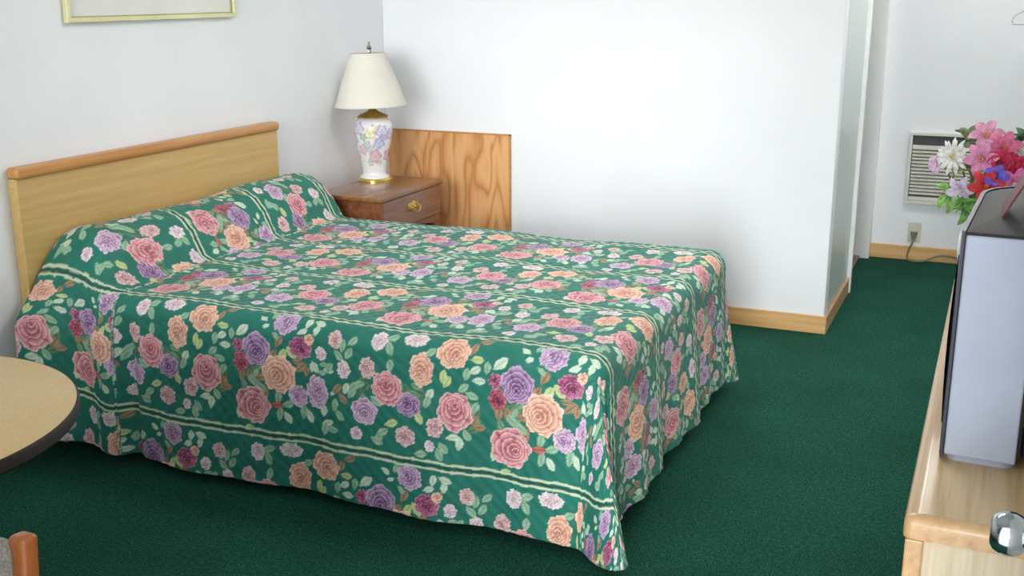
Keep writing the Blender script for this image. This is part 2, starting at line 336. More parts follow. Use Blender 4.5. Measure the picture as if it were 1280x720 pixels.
def paint(U, V, PU=.85, PV=.425):
    n = len(U); col = np.tile(GREEN, (n,1)).astype(float)
    row = np.floor(V/PV).astype(int); v = V-row*PV; u = (U+(np.abs(row)%2)*PU/2) % PU
    w = .5+.5*np.sin(U*37+np.sin(V*29)*2)*np.sin(V*41+1.3)
    col *= (0.92+.16*w)[:,None]
    rs = np.random.RandomState(3)
    under = []
    for (uc, vc, ru, rv, cnt) in ((.90,.215,.075,.09,26),(.56,.24,.06,.06,12),(.735,.26,.04,.05,9),(.42,.23,.02,.05,6)):
        for _ in range(cnt):
            a = rs.rand()*6.28; q = rs.rand()**.5
            under.append(('L', 'bdGdG'[rs.randint(5)], (uc+ru*q*math.cos(a)) % PU, vc+rv*q*math.sin(a), .019+.007*rs.rand(), .011, rs.rand()*360))
    for i, (k, c, uc, vc, ru, rv, ang) in enumerate(under+ELS):
        du = (u-uc+PU/2)%PU-PU/2; dv = v-vc
        R = max(ru, rv)*1.3
        idx = np.where((np.abs(du) < R)&(np.abs(dv) < R))[0]
        if not len(idx): continue
        x, y = du[idx], -dv[idx]
        if k == 'L':
            a = math.radians(ang); ca, sa = math.cos(a), math.sin(a)
            p = (x*ca+y*sa)/(ru*1.08); q = (-x*sa+y*ca)/(ru*.56)
            wdt = np.clip((1-p*p), 0, 1)*(1+.25*p)
            m = np.abs(q) < wdt
            light, dark = LEAFC[c]
            tt = np.clip(np.abs(np.abs(q)/(wdt+1e-3)-.55)*1.6, 0, 1)
            tt = np.where(np.abs(q) < .10, .15, 1-.75*tt)
            tt = np.where(p*q > 0, tt*.8, tt)
            sh = 1-.16*(np.sin(p*14+q*5) > .3)
            cc = mixc(A3(dark), A3(light), np.clip(tt*sh,0,1))
            col[idx[m]] = cc[m]
        else:
            light, mid, dark = PAL[c]
            ph = rs.rand()*6.28; nP = rs.randint(5,8)
            X, Y = x/ru, y/rv
            r = np.hypot(X, Y); th = np.arctan2(Y, X)
            out = .93+.055*np.cos(nP*th+ph)+.035*np.cos((2*nP+1)*th+ph*2)
            m = r < out
            # a rose: layered petals round an off-centre heart
            big = max(ru,rv) > .016
            tt = np.full(len(X), .5)
            ox, oy = .20*math.cos(ph), .20*math.sin(ph)
            for li, (RL, RN, nL) in enumerate(((1.02,.72,nP),(.76,.50,5),(.54,.30,4),(.34,.14,3),(.17,.0,2)) if big else ((1.02,.55,5),(.58,.22,3),(.26,0,2))):
                kx = .35*li
                Xl, Yl = X-ox*kx, Y-oy*kx
                rl = np.hypot(Xl, Yl); tl = np.arctan2(Yl, Xl)+ph*(li+1)*1.7+.35*rl
                pz = tl*nL/(2*PI); pi_ = np.floor(pz); pf = pz-pi_-.5
                lip = RL*(1.0-.50*np.abs(pf)**2.2) if li else np.full(len(X), 9.)
                inn = rl < lip
                lipr = lip if li else out
                rad = np.clip((rl-RN*.8)/(np.maximum(lipr-RN*.8, .05)), 0, 1)
                h_ = np.abs(np.sin(pi_*12.9898+li*7.7+ph*3.1))
                val = .16+.74*rad**1.1-.16*(1-h_)
                val -= .45*np.clip((np.abs(pf)-.36)/.14, 0, 1)*(rad < .92)
                val += .10*np.sin(tl*19+rl*6)*rad
                val = np.where(rad > .86, np.maximum(val, .86), val)
                val -= .10*li*(rad < .8)
                tt = np.where(inn, val, tt)
                dkr = (rl > lip)&(rl < lip+.055) if li else np.zeros(len(X), bool)
                tt = np.where(dkr, tt*.45, tt)
            tt = np.clip(tt, 0, 1)
            edge = (out-r) < .05
            cc = np.where((tt < .5)[:,None], mixc(A3(dark), A3(mid), np.clip(tt*2,0,1)), mixc(A3(mid), A3(light), np.clip(tt*2-1,0,1)))
            cc = np.where(edge[:,None], cc*.5+A3(light)*.5, cc)
            col[idx[m]] = cc[m]
    # the double bamboo lines between the panels
    vl = np.where(v > PV/2, v-PV, v)
    for off in (-.0105, .0105):
        wob = .0022*np.sin(U*31+off*300)+.0012*np.sin(U*83)
        nod = .0016*(np.abs(((U+off*3)/.062) % 1-.5) < .09)
        d = np.abs(vl-off-wob)
        m = d < .0040+nod
        cc = mixc(A3((208,220,190)), A3((138,170,136)), np.clip(d[m]/.0055,0,1)**2)
        col[m] = cc
    m = (np.abs(vl) < .006)
    col[m] *= .55
    return col

def make_bedspread():
    # lengths over the bed (u, head to foot) and across it (v, near side to far side)
    X0, XE = .058, 1.985      # headboard face, foot edge
    YA, YB = -2.355, -.915    # near and far edges of the mattress
    ZT = .565; r = .060; D = .585
    hl = r*PI/2
    # top profile along x: the covered pillow roll at the head
    def roll(x, y):
        xs = [0,.058,.09,.14,.19,.235,.27,.295,.315,.345,.40,3]
        zs = [.150,.158,.172,.182,.176,.150,.108,.062,.022,.004,0,0]
        z = np.interp(x, xs, zs)
        end = sm(y, -2.44, -2.20)*(1-sm(y, -1.02, -.72))
        lump = 1+.035*np.sin(y*5.2+.6)+.02*np.sin(y*13)
        return z*(.20+.80*end)*lump
    # stations in u
    xs = np.concatenate([np.linspace(X0, .40, 130), np.arange(.4035, XE-r, .0036)])
    xe = XE-r; n_e = 26
    du = np.concatenate([np.linspace(.0034, hl, n_e), np.arange(hl+.0036, D, .0036), [D]])
    # fabric u coordinate: follows the roll and the tuck under it
    zc = roll(xs, np.full(len(xs), -1.7))
    arc = np.zeros(len(xs)); arc[1:] = np.cumsum(np.hypot(np.diff(xs), np.diff(zc)))
    tuck = .17*(1-sm(xs, .338, .350))
    uf = (arc-arc[-1])+xs[-1]-tuck
    Ufab = np.concatenate([uf, xs[-1]+du])
    # stations across: near drape, top, far drape
    dn = np.concatenate([[D], np.arange(D-.003, hl, -.003), np.linspace(hl, .003, 24)])
    ya, yb = YA+r, YB-r
    yt = np.linspace(ya, yb, 300)
    df = np.concatenate([np.linspace(.005, hl, 14), np.arange(hl+.006, D, .006), [D]])
    V0 = -2.285
    Vfab = np.concatenate([dn+(V0-ya), V0-yt, -(df+(yb-V0))])
    dxs = np.concatenate([np.zeros(len(xs)), du]); bxs = np.concatenate([xs, np.full(len(du), xe)])
    dys = np.concatenate([-dn, np.zeros(len(yt)), df]); bys = np.concatenate([np.full(len(dn), ya), yt, np.full(len(df), yb)])
    BX, BY = np.meshgrid(bxs, bys, indexing='ij'); DXm, DYm = np.meshgrid(dxs, dys, indexing='ij')
    UF, VF = np.meshgrid(Ufab, Vfab, indexing='ij')
    ady = np.abs(DYm); rho = np.hypot(DXm, ady)
    phi = np.arctan2(ady, DXm+1e-9); phi = np.where(rho < 1e-7, 0, phi)
    # soft rounded corner of the cloth
    c_, s_ = np.cos(phi), np.sin(phi)
    both = (DXm > 0)&(ady > 0)
    sq = np.maximum(c_, s_); pn = 2.35
    fac = np.where(both, sq/((c_**pn+s_**pn)**(1/pn)), 1.0)*1.0
    near = DYm < 0
    hemn = np.where(near, 0.958, .90)        # hem sits a little above the carpet
    hemu = np.where(DXm > 0, .93, 1)
    wgt = s_**2
    scl = np.where(both, hemn*wgt+.90*(1-wgt), np.where(ady > 0, hemn, np.where(DXm > 0, .90, 1)))
    low = np.where(rho > hl, 1, rho/hl)
    rr = np.where(rho > hl, hl+(rho*fac-hl)*scl, rho)
    ang = np.minimum(rr/r, PI/2)
    drop = np.where(rr < hl, r*(1-np.cos(ang)), r+(rr-hl))
    out = r*np.sin(ang)
    dd = np.clip((rr-hl)/(D-hl), 0, 1.4)
    # hanging folds
    side = (ady > 0)&(DXm <= 0)
    foldn = (.016*np.sin(BX*2*PI/.74+2.1)+.007*np.sin(BX*2*PI/.29+.8))
    headf = .125*np.exp(-((BX-.02)/.20)**2)      # pushed out by the pillow at the head
    tuckf = -.035*np.exp(-((BX-.385)/.030)**2)+.022*np.exp(-((BX-.31)/.045)**2)
    side_out = (.020+foldn)*dd**1.2 + np.where(near, headf*sm(rho,0,.26)+tuckf*sm(rho,hl*.6,.24), headf*.2*dd)
    foot_out = (.022+.010*np.sin(BY*2*PI/.21+.4)*1+.012*np.sin(BY*2*PI/.53))*dd**1.1
    # values met at the corner
    g = np.exp(-((phi-.80)/.30)**2)
    sv = .028; fv = .022
    corner_out = (fv+(sv-fv)*s_**2)*dd**1.2 + np.where(near, .150, .075)*g*dd**1.25 - .05*np.exp(-((phi-.30)/.16)**2)*dd*np.where(near,1,.3)
    fall_s = sm(BX, xe-.25, xe); side_out = side_out*(1-fall_s)+fall_s*(sv*dd**1.2)
    fn = np.minimum(sm(BY, ya, ya+.22), 1-sm(BY, yb-.22, yb)); foot_out = foot_out*fn+(1-fn)*fv*dd**1.1
    extra = np.where(both, corner_out, np.where(ady > 0, side_out, np.where(DXm > 0, foot_out, 0)))
    # keep the cloth length: moving out lifts the hem
    ln = np.maximum(drop-r, 0)
    h = np.minimum(np.maximum(extra, 0), ln*.8)
    lift = ln-np.sqrt(np.maximum(ln**2-h**2, 0))
    drop2 = drop-np.where(drop > r, lift*.9, 0)
    dirx = np.where(DXm > 0, np.where(both, c_, 1.0), 0.0); diry = np.where(ady > 0, np.where(both, s_, 1.0), 0.0)
    sg = np.sign(DYm)
    PX = BX+dirx*(out+extra); PY = BY+sg*diry*(out+extra)
    top = ZT+roll(BX, np.clip(BY+sg*out*1.0, -2.6, -.6))*(1-.55*np.clip(dd,0,1))
    # gentle unevenness of a made bed
    top += np.where(True, .004*np.sin(BX*6+BY*4)+.003*np.sin(BX*11-BY*9), 0)*(1-np.clip(dd*3,0,1))
    # the end of the pillow roll slopes down onto the drape
    PZ = np.maximum(top-drop2, .012+.0*PX)
    floorhit = top-drop2 < .012
    # fine ripples of quilting
    rip = .0016*np.sin(UF*2*PI/.043+np.sin(VF*31))*np.sin(VF*2*PI/.047+np.sin(UF*27))
    PZ = PZ+np.where(rho < hl, rip, 0)
    PY = PY+np.where((rho >= hl)&(ady > 0), sg*rip, 0); PX = PX+np.where((rho >= hl)&(DXm > 0), rip, 0)
    nu, nv = PX.shape
    # turned-in hem: one more ring of rows just inside
    co = np.stack([PX, PY, PZ], -1).reshape(-1, 3)
    VF = VF-.075*(1-sm(BX,.26,.352))*np.exp(-((VF+.02)/.22)**2)
    cols = paint(UF.ravel(), VF.ravel())
    ii, jj = np.meshgrid(np.arange(nu-1), np.arange(nv-1), indexing='ij')
    a = (ii*nv+jj).ravel(); q = np.stack([a, a+nv, a+nv+1, a+1], -1)
    # hem border loop (near, foot, far)
    bidx = [i*nv+0 for i in range(nu)]+[(nu-1)*nv+j for j in range(1, nv)]+[i*nv+nv-1 for i in range(nu-2, -1, -1)]
    bp = co[bidx].copy(); cen = np.array([1.0,-1.65,0]); d = cen-bp; d[:,2] = 0; d /= np.linalg.norm(d,axis=1)[:,None]
    in1 = bp+d*.007; in2 = bp+d*.012; in2[:,2] += .004; in1[:,2] += .001
    n0 = len(co); nb = len(bidx)
    co = np.concatenate([co, in1, in2]); cols = np.concatenate([cols, cols[bidx]*.8, cols[bidx]*.8])
    bi = np.array(bidx); k = np.arange(nb-1)
    q2 = np.stack([bi[k], bi[k+1], n0+k+1, n0+k], -1); q3 = np.stack([n0+k, n0+k+1, n0+nb+k+1, n0+nb+k], -1)
    q = np.concatenate([q[:, ::1], q2[:, ::-1], q3[:, ::-1]])
    me = bpy.data.meshes.new('bedspread')
    me.vertices.add(len(co)); me.vertices.foreach_set('co', co.astype(np.float32).ravel())
    me.loops.add(q.size); me.loops.foreach_set('vertex_index', q.astype(np.int32).ravel())
    me.polygons.add(len(q)); me.polygons.foreach_set('loop_start', np.arange(0, q.size, 4, dtype=np.int32))
    me.polygons.foreach_set('use_smooth', np.ones(len(q), dtype=bool))
    me.update(calc_edges=True); me.validate()
    ca = me.color_attributes.new('print', 'FLOAT_COLOR', 'POINT')
    ca.data.foreach_set('color', np.concatenate([np.clip(cols,0,1), np.ones((len(cols),1))], 1).astype(np.float32).ravel())
    o = bpy.data.objects.new('bedspread', me); C.objects.link(o)
    me.materials.append(vcol('rose_print_quilted_cotton', .7, sheen=.12, quilt=True))
    return tag(o, 'green quilted bedspread printed with pink and purple roses, covering the bed to the floor', 'bedspread')
make_bedspread()

# ------------------------------------------------------------------ nightstand
NX0, NX1, NY0, NY1, NZ = .125, .468, -.858, -.285, .635
t = thing('nightstand', 'dark brown wooden nightstand with one drawer in the corner beyond the bed', 'nightstand', ((NX0+NX1)/2,(NY0+NY1)/2,0))
hx, hy = (NX1-NX0)/2, (NY1-NY0)/2
obj('top', box(-hx,hx,-hy,hy,NZ-.022,NZ,.006,3), M['cherry_top'], t, True)
b = bmesh.new()
bx(b,-hx+.012,hx-.018,-hy+.016,-hy+.034,.34,NZ-.022,.001); bx(b,-hx+.012,hx-.018,hy-.034,hy-.016,.34,NZ-.022,.001)
bx(b,-hx+.012,-hx+.024,-hy+.034,hy-.034,.34,NZ-.022,.001); bx(b,-hx+.024,hx-.03,-hy+.034,hy-.034,.45,.462,.001)
obj('case', b, M['cherry'], t)
dw = obj('drawer', box(hx-.030,hx-.008,-hy+.014,hy-.014,.475,NZ-.024,.004,2), M['cherry'], t)
b = bmesh.new()
lathe(b, [(.024,0),(.024,.003),(.014,.005),(.006,.006),(.005,.016),(.0,.017)], 24, hx-.008, 0, .555, Matrix.Rotation(PI/2,3,'Y'))
tube(b, spline([(hx-.004,-.034,.558),(hx+.010,-.034,.552),(hx+.014,-.022,.535),(hx+.014,0,.530),(hx+.014,.022,.535),(hx+.010,.034,.552),(hx-.004,.034,.558)],5), .0035, 8)
bx(b, hx-.009, hx-.006, -.045, .045, .545, .572, .001)
obj('handle', b, M['brass'], dw, True)
b = bmesh.new()   # shaped apron under the drawer
pl = [(-hy+.03,.475),(hy-.03,.475),(hy-.03,.43)]
for k in range(9):
    a = k/8; pl.append((hy-.055-(2*hy-.11)*a, .43+.028*math.sin(PI*a)))
pl.append((-hy+.03,.43))
vs0 = [b.verts.new((hx-.034,y,z)) for y,z in pl]; vs1 = [b.verts.new((hx-.018,y,z)) for y,z in pl]
for k in range(len(pl)): b.faces.new((vs0[k],vs0[(k+1)%len(pl)],vs1[(k+1)%len(pl)],vs1[k]))
b.faces.new(vs0[::-1]); b.faces.new(vs1)
obj('apron', b, M['cherry'], t)
for sx in (-1,1):
    for sy in (-1,1):
        lx, ly = sx*(hx-.035), sy*(hy-.04)
        b = bmesh.new(); pts = [(lx-.018,ly-.018),(lx+.018,ly-.018),(lx+.018,ly+.018),(lx-.018,ly+.018)]
        prism(b, pts, 0, .475); 
        for v in b.verts:
            if v.co.z < .01: v.co.x = lx+(v.co.x-lx)*.65; v.co.y = ly+(v.co.y-ly)*.65
        bevel_all(b, .003)
        obj('leg', b, M['cherry'], t)
obj('shelf', box(-hx+.02,hx-.03,-hy+.025,hy-.025,.16,.178,.003), M['cherry'], t)

# ------------------------------------------------------------------ table lamp
LX, LY, LZ = .178, -.425, NZ
t = thing('table_lamp', 'white porcelain ginger jar lamp with flower print and cream shade on the nightstand', 'lamp', (LX,LY,LZ))
def lamp_body():
    prof = [(.070,.0125),(.068,.019),(.058,.027),(.055,.040),(.060,.075),(.070,.125),(.081,.175),(.0885,.215),(.090,.240),(.087,.262),(.078,.280),(.063,.291),(.050,.297)]
    # resample finely
    P = spline([(r,0,z) for r,z in prof], 14)
    n = 220; b = bmesh.new()
    lathe(b, [(p.x,p.z) for p in P], n)
    o = obj('jar', b, None, t, True)
    me = o.data; N = len(me.vertices); co = np.zeros(N*3); me.vertices.foreach_get('co', co); co = co.reshape(-1,3)
    th = np.arctan2(co[:,1], co[:,0]); s = th*.085; z = co[:,2]
    col = np.tile(A3((238,236,238)), (N,1))
    # direction towards the bed side and the door is about -pi/3
    fl = [(-1.10,.245,.024,'g'),(-1.22,.225,.030,'yel'),(-.98,.250,.020,'yel'),(-.58,.235,.036,'lav'),(-1.9,.245,.036,'lav'),(-.72,.180,.032,'blu'),(-.50,.205,.022,'blu'),
          (-.95,.118,.040,'ros'),(-1.75,.150,.030,'ros2'),(-1.45,.175,.024,'gry'),(-1.3,.09,.022,'gry'),(-2.4,.2,.036,'lav'),(-2.6,.12,.034,'ros'),(.1,.22,.036,'lav'),
          (.0,.12,.034,'ros'),(.7,.2,.036,'blu'),(1.3,.14,.036,'ros'),(1.7,.22,.034,'yel'),(2.3,.18,.034,'lav'),(2.9,.22,.03,'ros2'),(-1.62,.21,.02,'g'),(-.62,.09,.016,'gry'),(-1.2,.155,.020,'gry')]
    pc = {'g':((176,206,170),(120,160,110)),'yel':((250,244,206),(222,206,140)),'lav':((216,210,232),(172,164,204)),'blu':((202,204,232),(150,154,204)),
          'ros':((228,186,194),(200,138,150)),'ros2':((226,202,210),(196,160,176)),'gry':((206,216,214),(168,182,186))}
    for a0, z0, R, c in fl:
        ds = ((th-a0+PI)%(2*PI)-PI)*.080; dz = z-z0; rr = np.hypot(ds,dz)/R; an = np.arctan2(dz,ds)
        m = rr < .85+.15*np.cos(5*an+a0*7)
        tt = np.clip(.5+.5*np.cos(rr*9+np.sin(an*3)*1.2), 0, 1)
        cc = mixc(A3(pc[c][0]), A3(pc[c][1]), tt); col[m] = cc[m]*.75+col[m]*.25
    ca = me.color_attributes.new('print','FLOAT_COLOR','POINT')
    ca.data.foreach_set('color', np.concatenate([col,np.ones((N,1))],1).astype(np.float32).ravel())
    me.materials.append(vcol('flower_printed_porcelain', .18, coat=.6))
lamp_body()
obj('foot', lathe(bmesh.new(), [(.082,0),(.082,.006),(.078,.011),(.070,.013),(.05,.013)], 40), M['gold'], t, True)
obj('cap', lathe(bmesh.new(), [(.070,.293),(.071,.298),(.060,.306),(.040,.314),(.024,.322),(.016,.332),(.008,.335),(.008,.36)], 40,
    rmod=lambda r,z,a: r*(1+(.06*math.cos(8*a) if z < .30 else 0))), M['brass'], t, True)
obj('stem', lathe(bmesh.new(), [(.006,.35),(.006,.40),(.012,.405),(.012,.44),(.004,.445),(.003,.60)], 16), M['brass'], t, True)
tl = Matrix.Rotation(math.radians(2.5),3,'Y')@Matrix.Rotation(math.radians(-1.5),3,'X')
b = bmesh.new()
prof = [(.166,.345),(.1665,.350),(.150,.395),(.126,.465),(.100,.535),(.0835,.580),(.083,.586),(.0815,.586),(.098,.535),(.124,.465),(.148,.395),(.1645,.347)]
lathe(b, prof+[prof[0]], 120, -.012, 0, .0, Matrix.Identity(3), rmod=lambda r,z,a: r*(1+.006*math.cos(60*a)))
for v in b.verts: v.co = Matrix.Rotation(math.radians(-2.2),3,'Y')@(v.co-Vector((0,0,.46)))+Vector((0,0,.46))
sh = obj('lamp_shade', b, M['shade'], t, True)
b = bmesh.new()
for k in range(3):
    a = 2*PI*k/3; tube(b, [(-.004,0,.586),(-.018+.082*math.cos(a),.082*math.sin(a),.578)], .0016, 6)
lathe(b, [(.004,.575),(.004,.60),(.012,.604),(.014,.612),(.009,.622),(.004,.628),(.006,.636),(0,.640)], 20, -.008, 0, 0)
obj('finial', b, M['chrome'], t, True)

# ------------------------------------------------------------------ picture on the left wall
t = thing('framed_picture', 'large framed print with thin cream gold frame above the headboard', 'picture', (0,-1.645,1.70))
PW, PH = .447, .302
b = bmesh.new()
bx(b,.003,.024,-PW,PW,-PH,-PH+.016,.002); bx(b,.003,.024,-PW,PW,PH-.016,PH,.002)
bx(b,.003,.024,-PW,-PW+.016,-PH+.016,PH-.016,.002); bx(b,.003,.024,PW-.016,PW,-PH+.016,PH-.016,.002)
obj('frame', b, M['gold_frame'], t)
b = bmesh.new()
q = .016; bx(b,.012,.017,-PW+q,PW-q,-PH+q,-PH+q+.004); bx(b,.012,.017,-PW+q,PW-q,PH-q-.004,PH-q)
bx(b,.012,.017,-PW+q,-PW+q+.004,-PH+q+.004,PH-q-.004); bx(b,.012,.017,PW-q-.004,PW-q,-PH+q+.004,PH-q-.004)
obj('inner_fillet', b, M['frame_side'], t)
obj('print_mat', box(.004,.011,-PW+.012,PW-.012,-PH+.012,PH-.012), M['mat'], t)

# ------------------------------------------------------------------ air conditioner
AX0, AX1, AZ0, AZ1 = 2.411, 3.06, .330, .730
t = thing('air_conditioner', 'beige louvred air conditioner set through the far white wall', 'air conditioner', ((AX0+AX1)/2,YF,0))
w2 = (AX1-AX0)/2; fy = -.032
b = bmesh.new()
bx(b,-w2,w2,fy,-.001,AZ1-.016,AZ1,.002); bx(b,-w2,w2,fy,-.001,AZ0,AZ0+.018,.002)
bx(b,-w2,-w2+.016,fy,-.001,AZ0+.018,AZ1-.016,.002); bx(b,w2-.016,w2,fy,-.001,AZ0+.018,AZ1-.016,.002)
obj('frame', b, M['ac'], t)
obj('back_plate', box(-w2+.016,w2-.016,-.006,-.001,AZ0+.018,AZ1-.016), M['ac_dark'], t)
obj('air_outlet', box(-w2+.020,w2-.02,-.016,-.007,AZ1-.070,AZ1-.018,.002), M['ac_strip'], t)
b = bmesh.new()
n = 13; z0, z1 = AZ0+.058, AZ1-.108
for k in range(n):
    z = z0+(z1-z0)*k/(n-1)
    vs = [(-w2+.02,-.010,z+.002),(-w2+.02,-.024,z-.007),(-w2+.02,-.029,z-.002),(-w2+.02,-.014,z+.008)]
    A_ = [b.verts.new(p) for p in vs]; B_ = [b.verts.new((w2-.02,p[1],p[2])) for p in vs]
    for j in range(4): b.faces.new((A_[j],A_[(j+1)%4],B_[(j+1)%4],B_[j]))
    b.faces.new(A_[::-1]); b.faces.new(B_)
bx(b,-w2+.018,w2-.018,-.028,-.007,AZ0+.019,z0-.018,.002); bx(b,-w2+.018,w2-.018,-.028,-.007,z1+.014,AZ1-.070,.002)
obj('grille', b, M['ac'], t)
# outlet and cord
t = thing('wall_outlet', 'ivory electrical outlet low on the far wall below the air conditioner', 'outlet', (2.479,YF,.16))
obj('cover_plate', box(-.036,.036,-.006,-.0005,-.058,.058,.002,2), M['outlet'], t)
b = bmesh.new()
for zz in (-.02,.02): lathe(b, [(.0165,0),(.0165,.0035),(.0,.0037)], 24, 0,-.0055,zz, Matrix.Rotation(PI/2,3,'X'))
obj('socket', b, M['outlet'], t, True)
t = thing('power_cord', 'olive grey power cord plugged into the outlet and lying along the baseboard', 'cord', (2.479,YF,0))
b = bmesh.new()
pz = .146
pp = [(-.020,pz+.022),(.020,pz+.022),(.014,pz-.006),(.006,pz-.030),(-.006,pz-.030),(-.014,pz-.006)]
A_ = [b.verts.new((x,-.0105,z)) for x,z in pp]; B_ = [b.verts.new((x,-.038,z)) for x,z in pp]
for j in range(6): b.faces.new((A_[j],A_[(j+1)%6],B_[(j+1)%6],B_[j]))
b.faces.new(A_); b.faces.new(B_[::-1]); bevel_all(b,.003)
obj('plug', b, M['cord'], t)
pts = spline([(0,-.028,pz-.028),(-.008,-.030,.095),(-.022,-.026,.060),(-.027,-.030,.025),(-.018,-.045,.008),(.02,-.06,.006),(.065,-.045,.008),(.095,-.030,.020),(.14,-.021,.040),(.19,-.02,.044),(.25,-.021,.034),(.33,-.022,.022),(.42,-.03,.008)],6)
obj('cable', tube(bmesh.new(), pts, .0052, 8), M['cord'], t, True)

# ------------------------------------------------------------------ hanger on a short rail
t = thing('clothes_rail', 'short metal rail on the far wall that carries a hanger', 'rail', (3.075,YF,1.585))
b = tube(bmesh.new(), [(0,-.002,0),(0,-.42,0)], .011, 16); obj('rod', b, M['chrome'], t, True)
b = lathe(bmesh.new(), [(.028,0.001),(.028,.006),(.016,.012),(.012,.012)], 24, 0,0,0, Matrix.Rotation(PI/2,3,'X')); obj('flange', b, M['chrome'], t, True)
t = thing('clothes_hanger', 'pale tubular clothes hanger hanging above the flowers at the right edge', 'hanger', (3.075,1.4,1.585))
def hz(x,z): return (x-3.075,0,z-1.585)
pts = spline([hz(3.075,1.468),hz(3.0,1.436),hz(2.917,1.391),hz(2.880,1.368),hz(2.868,1.350),hz(2.872,1.332),hz(2.89,1.326),hz(3.075,1.326),hz(3.26,1.326),hz(3.278,1.332),hz(3.282,1.350),hz(3.27,1.368),hz(3.233,1.391),hz(3.15,1.436),hz(3.075,1.468)],5)
obj('body', tube(bmesh.new(), pts, .0042, 10), M['hanger'], t, True)
pts = [hz(3.075,1.464),hz(3.075,1.50),hz(3.084,1.525),hz(3.100,1.545)]+[(.0+.0165*math.cos(a),0,.0165*math.sin(a)) for a in [x*PI/8 for x in range(-1,9)]]
pts = [hz(3.075,1.464),hz(3.075,1.52)]+[(.014*math.cos(a),0,-.004+.0185*math.sin(a)) for a in [-PI*.45+x*PI*1.35/12 for x in range(13)]]
obj('hook', tube(bmesh.new(), spline(pts,3), .002, 8), M['chrome'], t, True)

# ------------------------------------------------------------------ dresser
DXa, DXb, DYa, DYb, DZ = 2.793, 3.295, -3.357, -1.785, .75
t = thing('dresser', 'long honey coloured dresser carrying the television at the right', 'dresser', ((DXa+DXb)/2,(DYa+DYb)/2,0))
dx, dy = (DXb-DXa)/2, (DYb-DYa)/2
obj('top', box(-dx+.02,dx,-dy+.02,dy-.02,DZ-.034,DZ,.0), M['dresser_top'], t)
b = bmesh.new()
def rr_poly(x0,x1,y0,y1,r,n=6):
    out = []
    for cx_,cy_,a0 in ((x1-r,y1-r,0),(x0+r,y1-r,PI/2),(x0+r,y0+r,PI),(x1-r,y0+r,1.5*PI)):
        for k in range(n+1):
            a = a0+PI/2*k/n; out.append((cx_+r*math.cos(a), cy_+r*math.sin(a)))
    return out
outer = rr_poly(-dx,dx+.001,-dy,dy,.012); 
prof = [(0,-.034),(0.0,-.026),(0,-.012),(.003,-.004),(.010,.0005),(.021,.0005)]
rings = []
for off, zz in [(.021,-.036)]+prof:
    pl = rr_poly(-dx+off,dx-off*.02,-dy+off,dy-off,max(.014-off*.5,.003))
    rings.append([b.verts.new((x,y,DZ+zz)) for x,y in pl])
for A_,B_ in zip(rings, rings[1:]):
    for k in range(len(A_)): b.faces.new((A_[k],A_[(k+1)%len(A_)],B_[(k+1)%len(A_)],B_[k]))
obj('edge_band', b, M['dresser_edge'], t, True)
b = box(-dx+.014,dx-.004,-dy+.010,dy-.010,.07,DZ-.036); obj('carcass', b, M['dresser_side'], t)
for yy in (-dy+.002, dy-.014):
    b = bmesh.new()   # solid stiles framing the end panel
    bx(b,-dx+.004,-dx+.030,yy,yy+.012,.07,DZ-.036,.003); bx(b,dx-.032,dx-.004,yy,yy+.012,.07,DZ-.036,.003); bx(b,-dx+.030,dx-.032,yy,yy+.012,.07,.10,.003)
    obj('end_frame', b, M['dresser_edge'], t)
obj('plinth', box(-dx+.04,dx-.02,-dy+.03,dy-.03,0,.07), M['table_edge'], t)
for i in range(3):
    for j in range(2):
        y0 = -dy+.02+i*(2*dy-.04)/3; y1 = y0+(2*dy-.04)/3-.012; z0 = .09+j*.31; z1 = z0+.295
        d = obj('drawer', box(-dx+.012,-dx+.024,y0+.006,y1,z0,z1,.004), M['dresser_top'], t)
        b = bmesh.new()
        for yy in ((y0+y1)/2-.048,(y0+y1)/2+.048): tube(b, [(-dx+.014,yy,(z0+z1)/2),(-dx+.005,yy,(z0+z1)/2)], .004, 8)
        tube(b, [(-dx+.005,(y0+y1)/2-.055,(z0+z1)/2),(-dx+.005,(y0+y1)/2+.055,(z0+z1)/2)], .004, 8)
        obj('handle', b, M['brass'], d, True)

# ------------------------------------------------------------------ television
TH = math.radians(-3.0)
t = thing('television', 'boxy tube television with silver side and grey top on the dresser', 'television', (2.829,-3.12,DZ), TH)
# local: x depth from the screen back, y width from near to far
def front(y):
    return .066*max(0,(y-.36)/.13)**2.6
b = bmesh.new(); pl = [(front(.49*k/24), .49*k/24) for k in range(24,-1,-1)]+[(.118,0.0),(.118,.49)]
prism(b, [(x,y) for x,y in pl], .012, .384)
bevel_all(b, .006, 3, 50)
obj('cabinet', b, M['tv_grey'], t, True)
b = bmesh.new(); pl = [(front(.49*k/24)-.004+(.003 if k in (0,24) else 0), -.0015+.493*k/24) for k in range(24,-1,-1)]+[(front(.49*k/24)+.003, -.0015+.493*k/24) for k in range(25)]
prism(b, pl, .006, .386)
obj('bezel', b, M['tv_dark'], t)
b = bmesh.new()
n = 10; g = [[b.verts.new((front(.03+.39*i/n)-.006-.004*(1-((2*j/n)-1)**2), .03+.39*i/n, .055+.285*j/n)) for j in range(n+1)] for i in range(n+1)]
h = [[b.verts.new((front(.03+.39*i/n)-.003, .03+.39*i/n, .055+.285*j/n)) for j in (0,n)] for i in range(n+1)]
for i in range(n):
    for j in range(n): b.faces.new((g[i][j],g[i+1][j],g[i+1][j+1],g[i][j+1]))
    b.faces.new((g[i][0],h[i][0],h[i+1][0],g[i+1][0])); b.faces.new((g[i][n],g[i+1][n],h[i+1][1],h[i][1]))
obj('screen', b, M['screen'], t, True)
for yy in (-.006, .489):
    b = box(.005 if yy < .1 else .075,.112,yy,yy+.007,.014,.380,.003,2)
    s = obj('side_panel', b, M['silver'], t)
    s['label'] = 'silver side panel'
b = bmesh.new()   # rear housing narrows to the tube neck
